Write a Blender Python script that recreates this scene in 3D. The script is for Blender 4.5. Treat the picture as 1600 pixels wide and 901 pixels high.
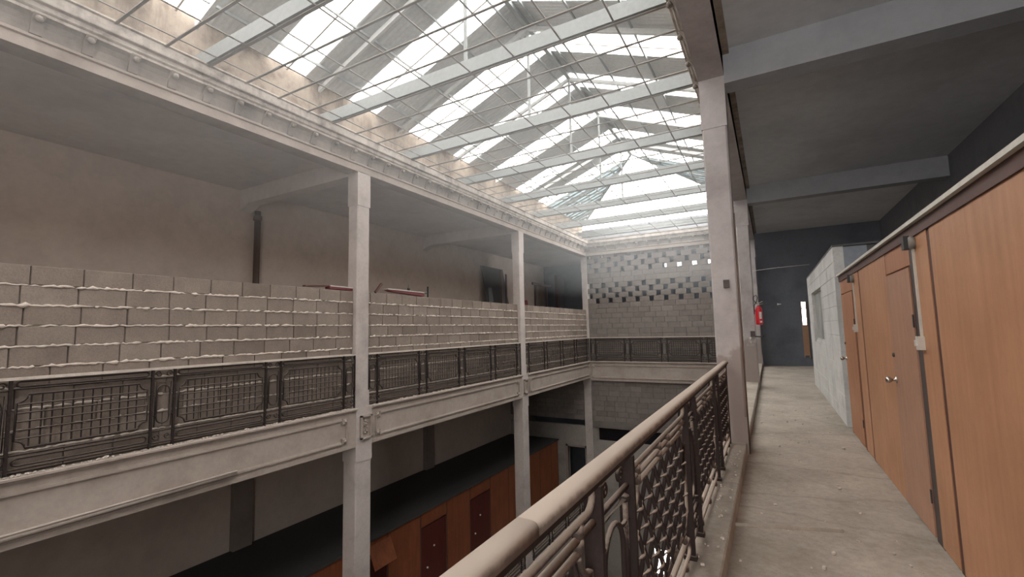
import bpy, math, random
from mathutils import Vector, Matrix
random.seed(7)
sc = bpy.context.scene
for o in list(bpy.data.objects):
    bpy.data.objects.remove(o)
COL = sc.collection
PI = math.pi

# ------------------------------------------------------------------ camera, world, light, exposure
F_PX, YAW, PITCH, ROLL, EYE = 715.0, 0.5103853, 0.0917414, -0.0223736, 1.65
fw = Vector((-math.sin(YAW) * math.cos(PITCH), math.cos(YAW) * math.cos(PITCH), math.sin(PITCH)))
rt0 = Vector((math.cos(YAW), math.sin(YAW), 0)); up0 = rt0.cross(fw)
rt = rt0 * math.cos(ROLL) + up0 * math.sin(ROLL); up = up0 * math.cos(ROLL) - rt0 * math.sin(ROLL)
cam = bpy.data.cameras.new('camera'); cam.sensor_width = 36; cam.lens = F_PX / 1600 * 36
cam.clip_start = 0.05; cam.clip_end = 200
camo = bpy.data.objects.new('camera', cam); COL.objects.link(camo)
m3 = Matrix((rt, up, -fw)).transposed()
camo.matrix_world = Matrix.Translation((0, 0, EYE)) @ m3.to_4x4()
sc.camera = camo

SKY = 11.0
HAZE = 0.019
w = bpy.data.worlds.new('overcast_sky'); sc.world = w; w.use_nodes = True
bg = w.node_tree.nodes['Background']; bg.inputs[0].default_value = (1.0, 0.965, 0.925, 1); bg.inputs[1].default_value = SKY
w.cycles.sampling_method = 'AUTOMATIC'
sc.view_settings.view_transform = 'Standard'; sc.view_settings.look = 'None'
sc.view_settings.gamma = 1; sc.view_settings.use_curve_mapping = False
sc.view_settings.exposure = -0.15
cy = sc.cycles
cy.use_denoising = True; cy.max_bounces = 10; cy.diffuse_bounces = 7; cy.glossy_bounces = 3
cy.transparent_max_bounces = 24; cy.transmission_bounces = 6; cy.volume_bounces = 1
cy.sample_clamp_indirect = 8; cy.caustics_reflective = False; cy.caustics_refractive = False

def portal(name, c, xdir, ndir, sx, sy):
    l = bpy.data.lights.new(name, 'AREA'); l.shape = 'RECTANGLE'; l.size = sx; l.size_y = sy
    l.cycles.is_portal = True
    o = bpy.data.objects.new(name, l); COL.objects.link(o)
    z = -Vector(ndir).normalized(); x = Vector(xdir).normalized(); y = z.cross(x)
    o.matrix_world = Matrix.Translation(c) @ Matrix((x, y, z)).transposed().to_4x4()

# ------------------------------------------------------------------ dimensions (metres; ledge and kerb top = 0)
XL, XR = -8.2, -0.73            # atrium faces of the two galleries
YE = 22.65                      # end wall face
Y0 = -6.0                       # wall behind the photographer
XB, XBR = -13.0, 4.2            # outer walls
XM = (XL + XR) / 2
ZC = 5.83                       # gallery ceilings
ZA, ZAR = 5.45, 5.6
ZF = -0.15                      # gallery floors
ZG = 6.2                        # grid level
EX, EZ, RZ = 0.25, 7.2, 8.75    # eave offset outside the face, eave height, ridge height
EXL, EXR = XL - EX, XR + EX
LOW = -6.91                     # ledge of the storey below
ZGR = -13.0                     # ground floor
HIPY = 18.1
K = (RZ - EZ) / (XM - EXL)
portal('sky_portal', ((EXL + XM) / 2, 10, (EZ + RZ) / 2 + .12), (0, 1, 0), (K, 0, -1), 25, 4.35)
portal('sky_portal', ((EXR + XM) / 2, 10, (EZ + RZ) / 2 + .12), (0, 1, 0), (-K, 0, -1), 25, 4.35)
portal('sky_portal', (XM, 20.6, 7.85), (1, 0, 0), (0, -.4, -1), 8.0, 5.2)
portal('sky_portal', (1.6, Y0 + .05, 2.9), (1, 0, 0), (0, 1, 0), 4.0, 4.4)

# ------------------------------------------------------------------ helpers
class MB:
    def __init__(s): s.v = []; s.f = []; s.sm = []
    def add(s, vs, fs, smooth=False):
        b = len(s.v); s.v += [tuple(p) for p in vs]
        for f in fs: s.f.append([b + i for i in f]); s.sm.append(smooth)
    def box(s, x0, x1, y0, y1, z0, z1):
        s.add([(x0,y0,z0),(x1,y0,z0),(x1,y1,z0),(x0,y1,z0),(x0,y0,z1),(x1,y0,z1),(x1,y1,z1),(x0,y1,z1)],
              [(0,3,2,1),(4,5,6,7),(0,1,5,4),(1,2,6,5),(2,3,7,6),(3,0,4,7)])
    def mbox(s, M, sx, sy, sz, c=0.0):
        "box centred at M; c chamfers the rim of the +x face"
        hx, hy, hz = sx/2, sy/2, sz/2
        if c <= 0:
            vs = [(-hx,-hy,-hz),(hx,-hy,-hz),(hx,hy,-hz),(-hx,hy,-hz),(-hx,-hy,hz),(hx,-hy,hz),(hx,hy,hz),(-hx,hy,hz)]
            fs = [(0,3,2,1),(4,5,6,7),(0,1,5,4),(1,2,6,5),(2,3,7,6),(3,0,4,7)]
        else:
            a = [(-hy,-hz),(hy,-hz),(hy,hz),(-hy,hz)]
            vs = [(-hx,y,z) for y,z in a] + [(hx-c,y,z) for y,z in a] + [(hx,y-math.copysign(c,y),z-math.copysign(c,z)) for y,z in a]
            fs = [(3,2,1,0)] + [(i,(i+1)%4,4+(i+1)%4,4+i) for i in range(4)] + [(4+i,4+(i+1)%4,8+(i+1)%4,8+i) for i in range(4)] + [(8,9,10,11)]
        s.add([M @ Vector(p) for p in vs], fs)
    def cbox(s, x0, x1, y0, y1, z0, z1, c):
        "vertical post with chamfered vertical arrises"
        p = [(x0+c,y0),(x1-c,y0),(x1,y0+c),(x1,y1-c),(x1-c,y1),(x0+c,y1),(x0,y1-c),(x0,y0+c)]
        s.add([(a,b,z0) for a,b in p] + [(a,b,z1) for a,b in p],
              [tuple(range(7,-1,-1)), tuple(range(8,16))] + [(i,(i+1)%8,8+(i+1)%8,8+i) for i in range(8)])
    def tube(s, pts, r, n=6, closed=False, rr=None, ell=1.0):
        pts = [Vector(p) for p in pts]; N = len(pts); rings = []
        prev = None
        for i, p in enumerate(pts):
            a = pts[(i-1) % N] if (closed or i > 0) else p
            b = pts[(i+1) % N] if (closed or i < N-1) else p
            t = (b - a).normalized()
            if prev is None:
                ref = Vector((0,0,1)) if abs(t.z) < .9 else Vector((1,0,0))
                nn = (ref - t * ref.dot(t)).normalized()
            else:
                nn = (prev - t * prev.dot(t)).normalized()
            prev = nn; bb = t.cross(nn)
            q = rr[i] if rr else r
            rings.append([p + nn * (q*math.cos(2*PI*k/n)) + bb * (q*ell*math.sin(2*PI*k/n)) for k in range(n)])
        vs = [v for g in rings for v in g]; fs = []
        for i in range(N if closed else N-1):
            j = (i+1) % N
            for k in range(n): fs.append((i*n+k, i*n+(k+1)%n, j*n+(k+1)%n, j*n+k))
        if not closed: fs += [tuple(range(n-1,-1,-1)), tuple((N-1)*n+k for k in range(n))]
        s.add(vs, fs, n > 4)
    def bar(s, a, b, wx, wz):
        a, b = Vector(a), Vector(b); t = (b-a).normalized()
        ref = Vector((0,0,1)) if abs(t.z) < .95 else Vector((1,0,0))
        x = t.cross(ref).normalized(); z = x.cross(t)
        vs = [p + x*(i*wx/2) + z*(j*wz/2) for p in (a,b) for i,j in ((-1,-1),(1,-1),(1,1),(-1,1))]
        s.add(vs, [(3,2,1,0),(4,5,6,7)] + [(i,(i+1)%4,4+(i+1)%4,4+i) for i in range(4)])
    def lathe(s, prof, M, n=16):
        vs = [M @ Vector((r*math.cos(2*PI*k/n), r*math.sin(2*PI*k/n), z)) for r,z in prof for k in range(n)]
        fs = [(i*n+k, i*n+(k+1)%n, (i+1)*n+(k+1)%n, (i+1)*n+k) for i in range(len(prof)-1) for k in range(n)]
        fs += [tuple(range(n-1,-1,-1)), tuple((len(prof)-1)*n+k for k in range(n))]
        s.add(vs, fs, True)
    def prism(s, poly, y0, y1, axis='y'):
        "polygon in (x,z) extruded along y, or in (y,z) along x"
        n = len(poly)
        g = (lambda a,b,y: (a,y,b)) if axis == 'y' else (lambda a,b,y: (y,a,b))
        s.add([g(a,b,y0) for a,b in poly] + [g(a,b,y1) for a,b in poly],
              [tuple(range(n)), tuple(range(2*n-1,n-1,-1))] + [(i,n+i,n+(i+1)%n,(i+1)%n) for i in range(n)])
    def build(s, name, mat, parent=None, loc=None):
        me = bpy.data.meshes.new(name); me.from_pydata(s.v, [], s.f)
        me.polygons.foreach_set('use_smooth', s.sm); me.materials.append(mat); me.update()
        import bmesh
        bm = bmesh.new(); bm.from_mesh(me); bmesh.ops.recalc_face_normals(bm, faces=bm.faces); bm.to_mesh(me); bm.free()
        o = bpy.data.objects.new(name, me); COL.objects.link(o)
        if parent: o.parent = parent
        if loc: o.location = loc
        return o

def tag(o, label=None, cat=None, group=None, kind=None):
    for k, v in (('label',label),('category',cat),('group',group),('kind',kind)):
        if v: o[k] = v
    return o
def thing(name, loc, label, cat, group=None, rz=0):
    o = bpy.data.objects.new(name, None); COL.objects.link(o); o.location = loc; o.rotation_euler = (0,0,rz)
    o.empty_display_size = .2
    return tag(o, label, cat, group)
def kids(o): return [c for c in bpy.data.objects if c.parent == o]
def copy_tree(o, parent=None):
    c = o.copy(); COL.objects.link(c)
    c.parent = parent
    for ch in kids(o): copy_tree(ch, c)
    return c
def struct(o, label=None, cat=None): return tag(o, label, cat, None, 'structure')

# ------------------------------------------------------------------ materials (all procedural)
def srgb(*c): return tuple(((x/255+.055)/1.055)**2.4 if x > 10 else x/255/12.92 for x in c) + (1,)
def nodes(name):
    m = bpy.data.materials.new(name); m.use_nodes = True; nt = m.node_tree
    return m, nt, nt.nodes['Principled BSDF']
def noise(nt, coord, scale, detail=5, rough=.6, stretch=None):
    n = nt.nodes.new('ShaderNodeTexNoise'); n.inputs['Scale'].default_value = scale
    n.inputs['Detail'].default_value = detail; n.inputs['Roughness'].default_value = rough
    if stretch:
        mp = nt.nodes.new('ShaderNodeMapping'); mp.inputs['Scale'].default_value = stretch
        nt.links.new(coord, mp.inputs[0]); coord = mp.outputs[0]
    nt.links.new(coord, n.inputs['Vector']); return n.outputs['Fac']
def ramp(nt, fac, stops):
    r = nt.nodes.new('ShaderNodeValToRGB'); e = r.color_ramp.elements
    e[0].position, e[0].color = stops[0]; e[1].position, e[1].color = stops[-1]
    for p, c in stops[1:-1]:
        q = e.new(p); q.color = c
    nt.links.new(fac, r.inputs[0]); return r.outputs[0]
def mix(nt, fac, a, b, mode='MIX'):
    n = nt.nodes.new('ShaderNodeMix'); n.data_type = 'RGBA'; n.blend_type = mode
    for i, v in ((0,fac),(6,a),(7,b)):
        if hasattr(v, 'links') or isinstance(v, bpy.types.NodeSocket): nt.links.new(v, n.inputs[i])
        else: n.inputs[i].default_value = v
    return n.outputs[2]
def coords(nt, kind='pos'):
    if kind == 'pos': return nt.nodes.new('ShaderNodeNewGeometry').outputs['Position']
    return nt.nodes.new('ShaderNodeTexCoord').outputs['Object']
def bump(nt, b, fac, strength, dist=.02):
    n = nt.nodes.new('ShaderNodeBump'); n.inputs['Strength'].default_value = strength; n.inputs['Distance'].default_value = dist
    nt.links.new(fac, n.inputs['Height']); nt.links.new(n.outputs[0], b.inputs['Normal'])
def plaster(name, base, dark, light=None, scale=1.2, stain=.5, rough=.9, bs=.25, streak=False, cs='pos', wear=None):
    m, nt, b = nodes(name); c = coords(nt, cs)
    f = noise(nt, c, scale, 8, .62)
    light = light or base
    col = ramp(nt, f, [(.28, dark), (.5, base), (.75, light)])
    g = noise(nt, c, scale*9, 6, .7)
    k = ramp(nt, g, [(.3,(.82,.82,.82,1)),(.6,(1,1,1,1))])
    col = mix(nt, .6, col, k, 'MULTIPLY')
    if stain > 0:
        st = noise(nt, c, .9, 6, .7, (2.4,2.4,.35) if streak else (1,1,1))
        sk = ramp(nt, st, [(.52,(0,0,0,1)),(.68,(1,1,1,1))])
        n2 = nt.nodes.new('ShaderNodeMath'); n2.operation = 'MULTIPLY'; n2.inputs[1].default_value = stain
        nt.links.new(sk, n2.inputs[0])
        col = mix(nt, n2.outputs[0], col, dark)
    if wear:      # patch of rubbed, dirty plaster at the foot
        sp = nt.nodes.new('ShaderNodeSeparateXYZ'); nt.links.new(c, sp.inputs[0])
        ma = nt.nodes.new('ShaderNodeMath'); ma.operation = 'MULTIPLY_ADD'; ma.inputs[1].default_value = 1.6
        nt.links.new(noise(nt, c, 1.7, 7, .65), ma.inputs[0]); nt.links.new(sp.outputs[2], ma.inputs[2])
        wk = ramp(nt, ma.outputs[0], [(.0,(1,1,1,1)),(.5,(1,1,1,1)),(1.0,(0,0,0,1))])
        di = nt.nodes.new('ShaderNodeMath'); di.operation = 'DIVIDE'; di.inputs[1].default_value = wear+1.6
        nt.links.new(ma.outputs[0], di.inputs[0])
        wk = ramp(nt, di.outputs[0], [(.0,(.8,.8,.8,1)),(.70,(.8,.8,.8,1)),(.74,(0,0,0,1))])
        col = mix(nt, wk, col, (.30,.25,.23,1))
    nt.links.new(col, b.inputs['Base Color']); b.inputs['Roughness'].default_value = rough
    b.inputs['Specular IOR Level'].default_value = .2
    bump(nt, b, g, bs, .012); return m
def dusty(name, base, dust, amount=.8, rough=.6, metal=0.0, wear=30, thr=.35):
    "painted iron or wood with dust lying on what faces upward"
    m, nt, b = nodes(name); g = nt.nodes.new('ShaderNodeNewGeometry'); c = g.outputs['Position']
    sx = nt.nodes.new('ShaderNodeSeparateXYZ'); nt.links.new(g.outputs['Normal'], sx.inputs[0])
    f = noise(nt, c, wear, 4, .6)
    a = nt.nodes.new('ShaderNodeMath'); a.operation = 'MULTIPLY_ADD'
    nt.links.new(f, a.inputs[0]); a.inputs[1].default_value = .7; nt.links.new(sx.outputs[2], a.inputs[2])
    k = ramp(nt, a.outputs[0], [(thr,(0,0,0,1)),(min(1,thr+.6),(amount,amount,amount,1))])
    bc = ramp(nt, f, [(.3, tuple(x*.7 for x in base[:3])+(1,)), (.7, base)])
    col = mix(nt, k, bc, dust); nt.links.new(col, b.inputs['Base Color'])
    b.inputs['Roughness'].default_value = max(rough,.7); b.inputs['Specular IOR Level'].default_value = .18
    bump(nt, b, f, .15, .004); return m
def island(name, cols, rough=.92, bs=.5):
    m, nt, b = nodes(name); g = nt.nodes.new('ShaderNodeNewGeometry'); c = g.outputs['Position']
    col = ramp(nt, g.outputs['Random Per Island'], [(i/(len(cols)-1), q) for i, q in enumerate(cols)])
    f = noise(nt, c, 45, 5, .75); f2 = noise(nt, c, 4, 5, .6)
    col = mix(nt, .7, col, ramp(nt, f, [(.3,(.72,.7,.68,1)),(.62,(1.06,1.06,1.06,1))]), 'MULTIPLY')
    col = mix(nt, .6, col, ramp(nt, f2, [(.3,(.75,.74,.73,1)),(.65,(1.08,1.07,1.05,1))]), 'MULTIPLY')
    nt.links.new(col, b.inputs['Base Color']); b.inputs['Roughness'].default_value = rough
    b.inputs['Specular IOR Level'].default_value = .15
    bump(nt, b, f, bs, .01); return m
def panelwood(name, a, b_, rough=.5, sc_=(14,14,.8)):
    m, nt, b = nodes(name); c = coords(nt)
    f = noise(nt, c, 1.0, 7, .65, sc_); f2 = noise(nt, c, 1.6, 6, .6); f3 = noise(nt, c, 22, 4, .7)
    col = ramp(nt, f, [(.3, b_), (.7, a)])
    col = mix(nt, .55, col, ramp(nt, f2, [(.35,(.78,.74,.7,1)),(.62,(1.05,1.03,1,1))]), 'MULTIPLY')
    col = mix(nt, .35, col, ramp(nt, f3, [(.3,(.8,.8,.8,1)),(.5,(1,1,1,1))]), 'MULTIPLY')
    nt.links.new(col, b.inputs['Base Color']); b.inputs['Roughness'].default_value = rough
    b.inputs['Specular IOR Level'].default_value = .3
    bump(nt, b, f3, .06, .003); return m
def plain(name, col, rough=.6, metal=0.0):
    m, nt, b = nodes(name); f = noise(nt, coords(nt), 14, 5, .6)
    nt.links.new(mix(nt, .4, col, ramp(nt, f, [(.3,(.7,.7,.7,1)),(.65,(1.05,1.05,1.05,1))]), 'MULTIPLY'), b.inputs['Base Color'])
    b.inputs['Roughness'].default_value = rough; b.inputs['Metallic'].default_value = metal; return m
def sheet(name, tr, tl, tint=(1,1,1,1)):
    m, nt, b = nodes(name); nt.nodes.remove(b); out = nt.nodes['Material Output']
    t = nt.nodes.new('ShaderNodeBsdfTransparent'); t.inputs[0].default_value = tuple(tr*x for x in tint[:3]) + (1,)
    l = nt.nodes.new('ShaderNodeBsdfTranslucent'); l.inputs[0].default_value = tuple(x*.8 for x in tint[:3]) + (1,)
    mx = nt.nodes.new('ShaderNodeMixShader'); mx.inputs[0].default_value = tl
    nt.links.new(t.outputs[0], mx.inputs[1]); nt.links.new(l.outputs[0], mx.inputs[2]); nt.links.new(mx.outputs[0], out.inputs[0]); return m

M_COL = plaster('pale_column_plaster', (.50,.45,.425,1), (.39,.345,.325,1), (.55,.50,.475,1), 1.5, .35)
M_BEAM = plaster('warm_grey_beam_plaster', (.40,.343,.303,1), (.31,.26,.228,1), (.44,.385,.345,1), 1.4, .4)
M_CORN = plaster('stained_cornice_plaster', (.52,.47,.425,1), (.22,.19,.17,1), (.62,.57,.52,1), 3.2, .7, streak=True)
M_CLER = plaster('stained_beige_clerestory_plaster', (.33,.275,.225,1), (.13,.10,.082,1), (.42,.36,.30,1), 3.0, .8, streak=True)
M_WALL = plaster('grey_back_wall_plaster', (.62,.53,.465,1), (.52,.44,.385,1), (.66,.57,.505,1), .5, .3, bs=.1)
M_CEIL = plaster('grey_ceiling_plaster', (.55,.495,.465,1), (.45,.405,.38,1), (.59,.535,.505,1), .5, .4, bs=.1)
M_CEILR = plaster('flare_blue_ceiling_plaster', (.60,.615,.64,1), (.48,.495,.52,1), (.64,.655,.68,1), .5, .4, bs=.1)  # bluish cast of lens flare put into the ceiling colour
M_XBR = plaster('dull_passage_beam_plaster', (.36,.37,.39,1), (.29,.30,.315,1), None, .5, .4, bs=.1)
M_FRZ = plaster('shade_toned_frieze_plaster', (.33,.295,.265,1), (.20,.178,.16,1), (.40,.36,.325,1), 1.6, .5, streak=True)  # shade under the corona put into a darker base; streaks are stains
M_RCOL = plaster('grey_worn_column_plaster', (.46,.425,.42,1), (.35,.315,.305,1), (.51,.475,.47,1), 1.3, .5, wear=1.15)
M_DARK = plaster('dark_back_room_plaster', (.24,.25,.275,1), (.18,.19,.21,1), None, .8, .4)  # blue share of the colour imitates lens flare
M_FAR = plaster('dark_grey_far_wall', (.17,.185,.215,1), (.12,.13,.155,1), None, .8, .4)  # bluish lens flare over the far passage put into the wall colour
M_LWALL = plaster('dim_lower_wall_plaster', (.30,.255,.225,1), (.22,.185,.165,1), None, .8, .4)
M_WCAB = plaster('whitish_painted_block', (.60,.60,.585,1), (.46,.46,.45,1), (.66,.66,.645,1), 2.2, .45)
M_BLK = island('grey_concrete_block', [(.20,.165,.14,1),(.275,.228,.198,1),(.24,.198,.17,1),(.30,.252,.22,1)])
M_BLKE = island('grey_end_wall_block', [(.19,.168,.155,1),(.235,.21,.195,1),(.21,.188,.172,1),(.25,.225,.21,1)])
M_MORT = plaster('pale_mortar', (.60,.525,.465,1), (.47,.41,.365,1), (.67,.60,.54,1), 6, .3, bs=.6)
M_MORTD = plaster('recessed_mortar', (.20,.175,.155,1), (.14,.12,.105,1), None, 5, .3, bs=.6)
M_IRON = dusty('brown_painted_iron', (.034,.025,.023,1), (.20,.16,.135,1), .45, .7)
M_IRONN = dusty('brown_painted_iron_close', (.030,.020,.018,1), (.30,.24,.20,1), .7, .5, 0, 60, .7)
M_TUBE = dusty('dusty_iron_tube', (.075,.055,.048,1), (.36,.295,.245,1), .9, .6, 0, 40)
M_RAILW = dusty('dusty_handrail_wood', (.15,.115,.095,1), (.42,.35,.295,1), .9, .75, 0, 14)
M_GRID = plain('grey_iron_grid', (.34,.315,.29,1), .6)
M_TIE = plain('pale_grey_truss_paint', (.31,.33,.33,1), .6)
M_ROOF = plain('grey_corrugated_roof_sheet', (.54,.555,.55,1), .55)
M_LIT = sheet('translucent_roof_sheet', .92, .35)
M_GLASS = sheet('dirty_blue_roof_glass', .055, .07, (.75,.95,1.0,1))
M_ORANGE = panelwood('orange_brown_hardboard', (.535,.285,.165,1), (.45,.225,.122,1))
M_DOORW = panelwood('pinkish_brown_door_board', (.46,.265,.185,1), (.39,.215,.145,1))
M_DOORA = panelwood('red_brown_door_board', (.46,.225,.125,1), (.38,.175,.095,1))
M_BATT = plain('dark_brown_batten', (.095,.042,.034,1), .6)
M_BATT2 = plain('dark_grey_brown_batten', (.075,.058,.055,1), .6)
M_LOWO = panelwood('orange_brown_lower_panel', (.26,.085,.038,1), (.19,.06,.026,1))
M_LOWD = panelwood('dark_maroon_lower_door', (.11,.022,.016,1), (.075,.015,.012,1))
M_CABR = plain('dark_grey_cabin_roof', (.055,.052,.053,1), .9)
M_WHITE = plain('off_white_plastic', (.62,.60,.54,1), .5)
M_BLACK = plain('black_plastic', (.02,.02,.02,1), .5)
M_CHROME = plain('worn_chrome', (.55,.52,.48,1), .25, 1.0)
M_RED = plain('red_enamel', (.60,.02,.035,1), .35)
M_BRPIPE = plain('brown_pipe', (.11,.075,.06,1), .6)
M_MAROON = plain('maroon_painted_board', (.16,.035,.04,1), .5)
M_PLANK = plain('dull_plank_wood', (.17,.13,.115,1), .7)
M_GREYB = plain('grey_leaning_board', (.10,.10,.105,1), .8)
M_BLUEG = plain('blue_grey_sheet', (.24,.27,.31,1), .6)
M_WINP = plain('grey_window_board', (.33,.34,.33,1), .5)

def floor_mat():
    m, nt, b = nodes('dusty_concrete_floor'); c = coords(nt)
    f = noise(nt, c, 1.3, 8, .65); g = noise(nt, c, 14, 6, .7); h = noise(nt, c, 90, 3, .6)
    col = ramp(nt, f, [(.3,(.28,.245,.205,1)),(.5,(.375,.332,.285,1)),(.72,(.45,.402,.35,1))])
    col = mix(nt, .7, col, ramp(nt, g, [(.28,(.72,.70,.68,1)),(.6,(1.04,1.04,1.04,1))]), 'MULTIPLY')
    col = mix(nt, .4, col, ramp(nt, h, [(.3,(.75,.75,.75,1)),(.55,(1,1,1,1))]), 'MULTIPLY')
    # cracks running mostly across the passage
    v = nt.nodes.new('ShaderNodeTexVoronoi'); v.feature = 'DISTANCE_TO_EDGE'; v.inputs['Scale'].default_value = .55
    mp = nt.nodes.new('ShaderNodeMapping'); mp.inputs['Scale'].default_value = (.3,1.0,1)
    ad = nt.nodes.new('ShaderNodeVectorMath'); ad.operation = 'ADD'
    nn = nt.nodes.new('ShaderNodeTexNoise'); nn.inputs['Scale'].default_value = 2.2; nn.inputs['Detail'].default_value = 5
    nt.links.new(c, nn.inputs['Vector'])
    sc2 = nt.nodes.new('ShaderNodeVectorMath'); sc2.operation = 'SCALE'; sc2.inputs['Scale'].default_value = .22
    nt.links.new(nn.outputs['Color'], sc2.inputs[0]); nt.links.new(c, mp.inputs[0])
    nt.links.new(mp.outputs[0], ad.inputs[0]); nt.links.new(sc2.outputs[0], ad.inputs[1]); nt.links.new(ad.outputs[0], v.inputs['Vector'])
    k = ramp(nt, v.outputs['Distance'], [(.0,(.45,.42,.4,1)),(.018,(1,1,1,1))])
    col = mix(nt, .3, col, k, 'MULTIPLY')
    nt.links.new(col, b.inputs['Base Color']); b.inputs['Roughness'].default_value = .85; b.inputs['Specular IOR Level'].default_value = .25
    bump(nt, b, g, .35, .015); return m
M_FLOOR = floor_mat()

# ================================================================== THE SHELL
def slab(name, mat, *b, label=None, cat=None):
    q = MB(); q.box(*b); return struct(q.build(name, mat), label, cat)
slab('wall_left', M_WALL, XB-.3, XB, Y0, 27.6, LOW+.6, ZC+.5)
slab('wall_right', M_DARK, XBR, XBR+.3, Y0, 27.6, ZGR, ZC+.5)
slab('ceiling_left', M_CEIL, XB, XL-.02, Y0, 27.6, ZC, ZC+.3)
slab('ceiling_right', M_CEILR, XR+.02, XBR, Y0, 27.6, ZC, ZC+.3)
slab('ceiling_back', M_DARK, XL-.02, XR+.02, YE+.3, 27.6, ZC, ZC+.3)
slab('floor_left', M_FLOOR, XB, XL-.4, Y0, 27.6, -.5, ZF)
slab('floor_right', M_FLOOR, XR+.34, XBR, Y0, 27.6, -.5, ZF)
slab('floor_back', M_FLOOR, XL-.4, XR+.34, YE+.3, 27.6, -.5, ZF)
slab('floor_lower_left', M_FLOOR, XB, XL-.4, Y0, 27.6, LOW-.5, LOW-.15)
slab('floor_lower_right', M_FLOOR, XR+.34, XBR, Y0, 27.6, LOW-.5, LOW-.15)
slab('floor_ground', M_FLOOR, XB, XBR, Y0, 27.6, ZGR-.3, ZGR)
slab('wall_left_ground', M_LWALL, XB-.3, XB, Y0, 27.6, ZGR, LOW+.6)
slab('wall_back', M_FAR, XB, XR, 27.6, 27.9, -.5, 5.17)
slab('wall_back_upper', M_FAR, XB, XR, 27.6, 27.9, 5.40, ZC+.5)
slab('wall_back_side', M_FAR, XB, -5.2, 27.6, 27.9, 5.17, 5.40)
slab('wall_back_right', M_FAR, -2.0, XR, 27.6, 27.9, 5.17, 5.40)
# wall behind the photographer, with an unseen opening added to light the passage
q = MB()
q.box(XB, -.4, Y0-.3, Y0, ZGR, RZ+.3); q.box(3.6, XBR, Y0-.3, Y0, ZGR, RZ+.3)
q.box(-.4, 3.6, Y0-.3, Y0, ZGR, .7); q.box(-.4, 3.6, Y0-.3, Y0, 5.1, RZ+.3)
struct(q.build('wall_front', M_WALL))
# far end of the passage: dark wall with a narrow three-pane slit
q = MB(); FY = 23.6
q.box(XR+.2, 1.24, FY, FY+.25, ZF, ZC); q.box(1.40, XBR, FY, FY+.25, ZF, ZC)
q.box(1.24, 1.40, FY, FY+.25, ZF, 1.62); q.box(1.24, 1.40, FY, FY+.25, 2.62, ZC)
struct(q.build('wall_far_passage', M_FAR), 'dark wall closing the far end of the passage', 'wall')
q = MB(); q.box(1.23, 1.41, FY-.03, FY+.05, 1.94, 1.97); q.box(1.23, 1.41, FY-.03, FY+.05, 2.32, 2.36)
q.box(1.21, 1.24, FY-.04, FY+.1, .2, 2.66); q.box(1.40, 1.43, FY-.04, FY+.1, .2, 2.66); q.box(1.24, 1.40, FY-.04, FY+.0, .3, 1.62)
struct(q.build('window_1', plain('tan_window_wood', (.42,.24,.15,1), .6)), 'narrow bright slit window with tan board below it in dark far wall', 'window')
q = MB()
for a, b_ in ((.33,.38),(.38,.48)): q.box(a, b_, FY-.012, FY-.002, 2.52 if a<.35 else 2.54, 2.60 if a<.35 else 2.575)
tag(q.build('wall_lamp', plain('white_lamp_glass', (.9,.9,.88,1), .3)), 'tiny whitish fitting on the dark wall at far end of passage', 'lamp')

# ------------------------------------------------------------------ columns
def column(x0, x1, y, label, mat, low_w=.47):
    t = thing('column', (0, 0, 0), label, 'column', 'gallery columns')
    a = MB(); y1 = y + .385
    a.box(x0, x1, y, y1, 4.65, ZA + .02)
    a.cbox(x0+.008, x1-.008, y+.008, y1-.008, .36, 4.65, .022)
    a.box(x0, x1, y, y1, 0, .36)
    a.build('shaft', mat, t)
    a = MB()
    s = 1 if x1 < -4 else -1
    xa, xb = (x0 - .09, x1 + .005) if s > 0 else (x0 - .005, x1 + .0)
    a.box(xa, xb, y, y + low_w, -1.2, -.001)
    a.cbox(xa+.008, xb-.008, y+.008, y+low_w-.008, LOW+.3, -1.2, .022)
    a.box(xa, xb, y, y + low_w, ZGR, LOW+.3)
    a.build('lower_shaft', mat, t)
    return t
YC = [-.52, 7.375, 15.265, 22.73]
names_l = ['pale square column of left gallery before the frame', 'nearest pale column of left gallery, running past the whole height of the picture',
           'second pale column of left gallery, half way to the far wall', 'thin pale corner column where left gallery meets the far block wall']
names_r = ['grey column behind the photographer on the kerb', 'big worn grey column on the kerb where the near handrail ends',
           'second grey column on the kerb, carrying the red extinguisher', 'grey corner column of the passage beside the far wall']
cols_l = []
for y, nl, nr in zip(YC, names_l, names_r):
    if y > 0: cols_l.append(column(XL-.33, XL, y, nl, M_COL))
    column(XR, XR+.36, y, nr, M_RCOL, .385) if y > 0 else None

def rosette(t, y0, y1, z0, z1):
    a = MB(); x = XL + .005
    for r_ in ((y0,y1,z0,z0+.035),(y0,y1,z1-.035,z1),(y0,y0+.035,z0,z1),(y1-.035,y1,z0,z1)): a.box(x, x+.06, *r_)
    a.box(x, x+.012, y0, y1, z0, z1)
    a.build('panel_frame', M_BEAM, t)
    a = MB(); rr = random.Random(3); yc, zc = (y0+y1)/2, (z0+z1)/2
    for i in range(26):
        p = (x+.02, yc + rr.uniform(-.055,.055), zc + rr.uniform(-.14,.14)); q_ = rr.uniform(.012,.024)
        a.lathe([(q_*.3,-q_*.9),(q_,0),(q_*.3,q_*.9)], Matrix.Translation(p) @ Matrix.Rotation(PI/2,4,'Y') @ Matrix.Scale(1.35,4), 6)
    for k in (-1,1):
        pts = [(x+.022, yc + .03*k + .03*math.cos(t_)*(1-t_/9), zc + .09*k + .045*math.sin(t_)*(1-t_/9)) for t_ in [i*.45 for i in range(15)]]
        a.tube(pts, .009, 5)
    a.build('rosette', M_BEAM, t)
for t, y in zip(cols_l[:2], YC[1:3]): rosette(t, y+.115, y+.425, -.71, -.19)

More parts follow.
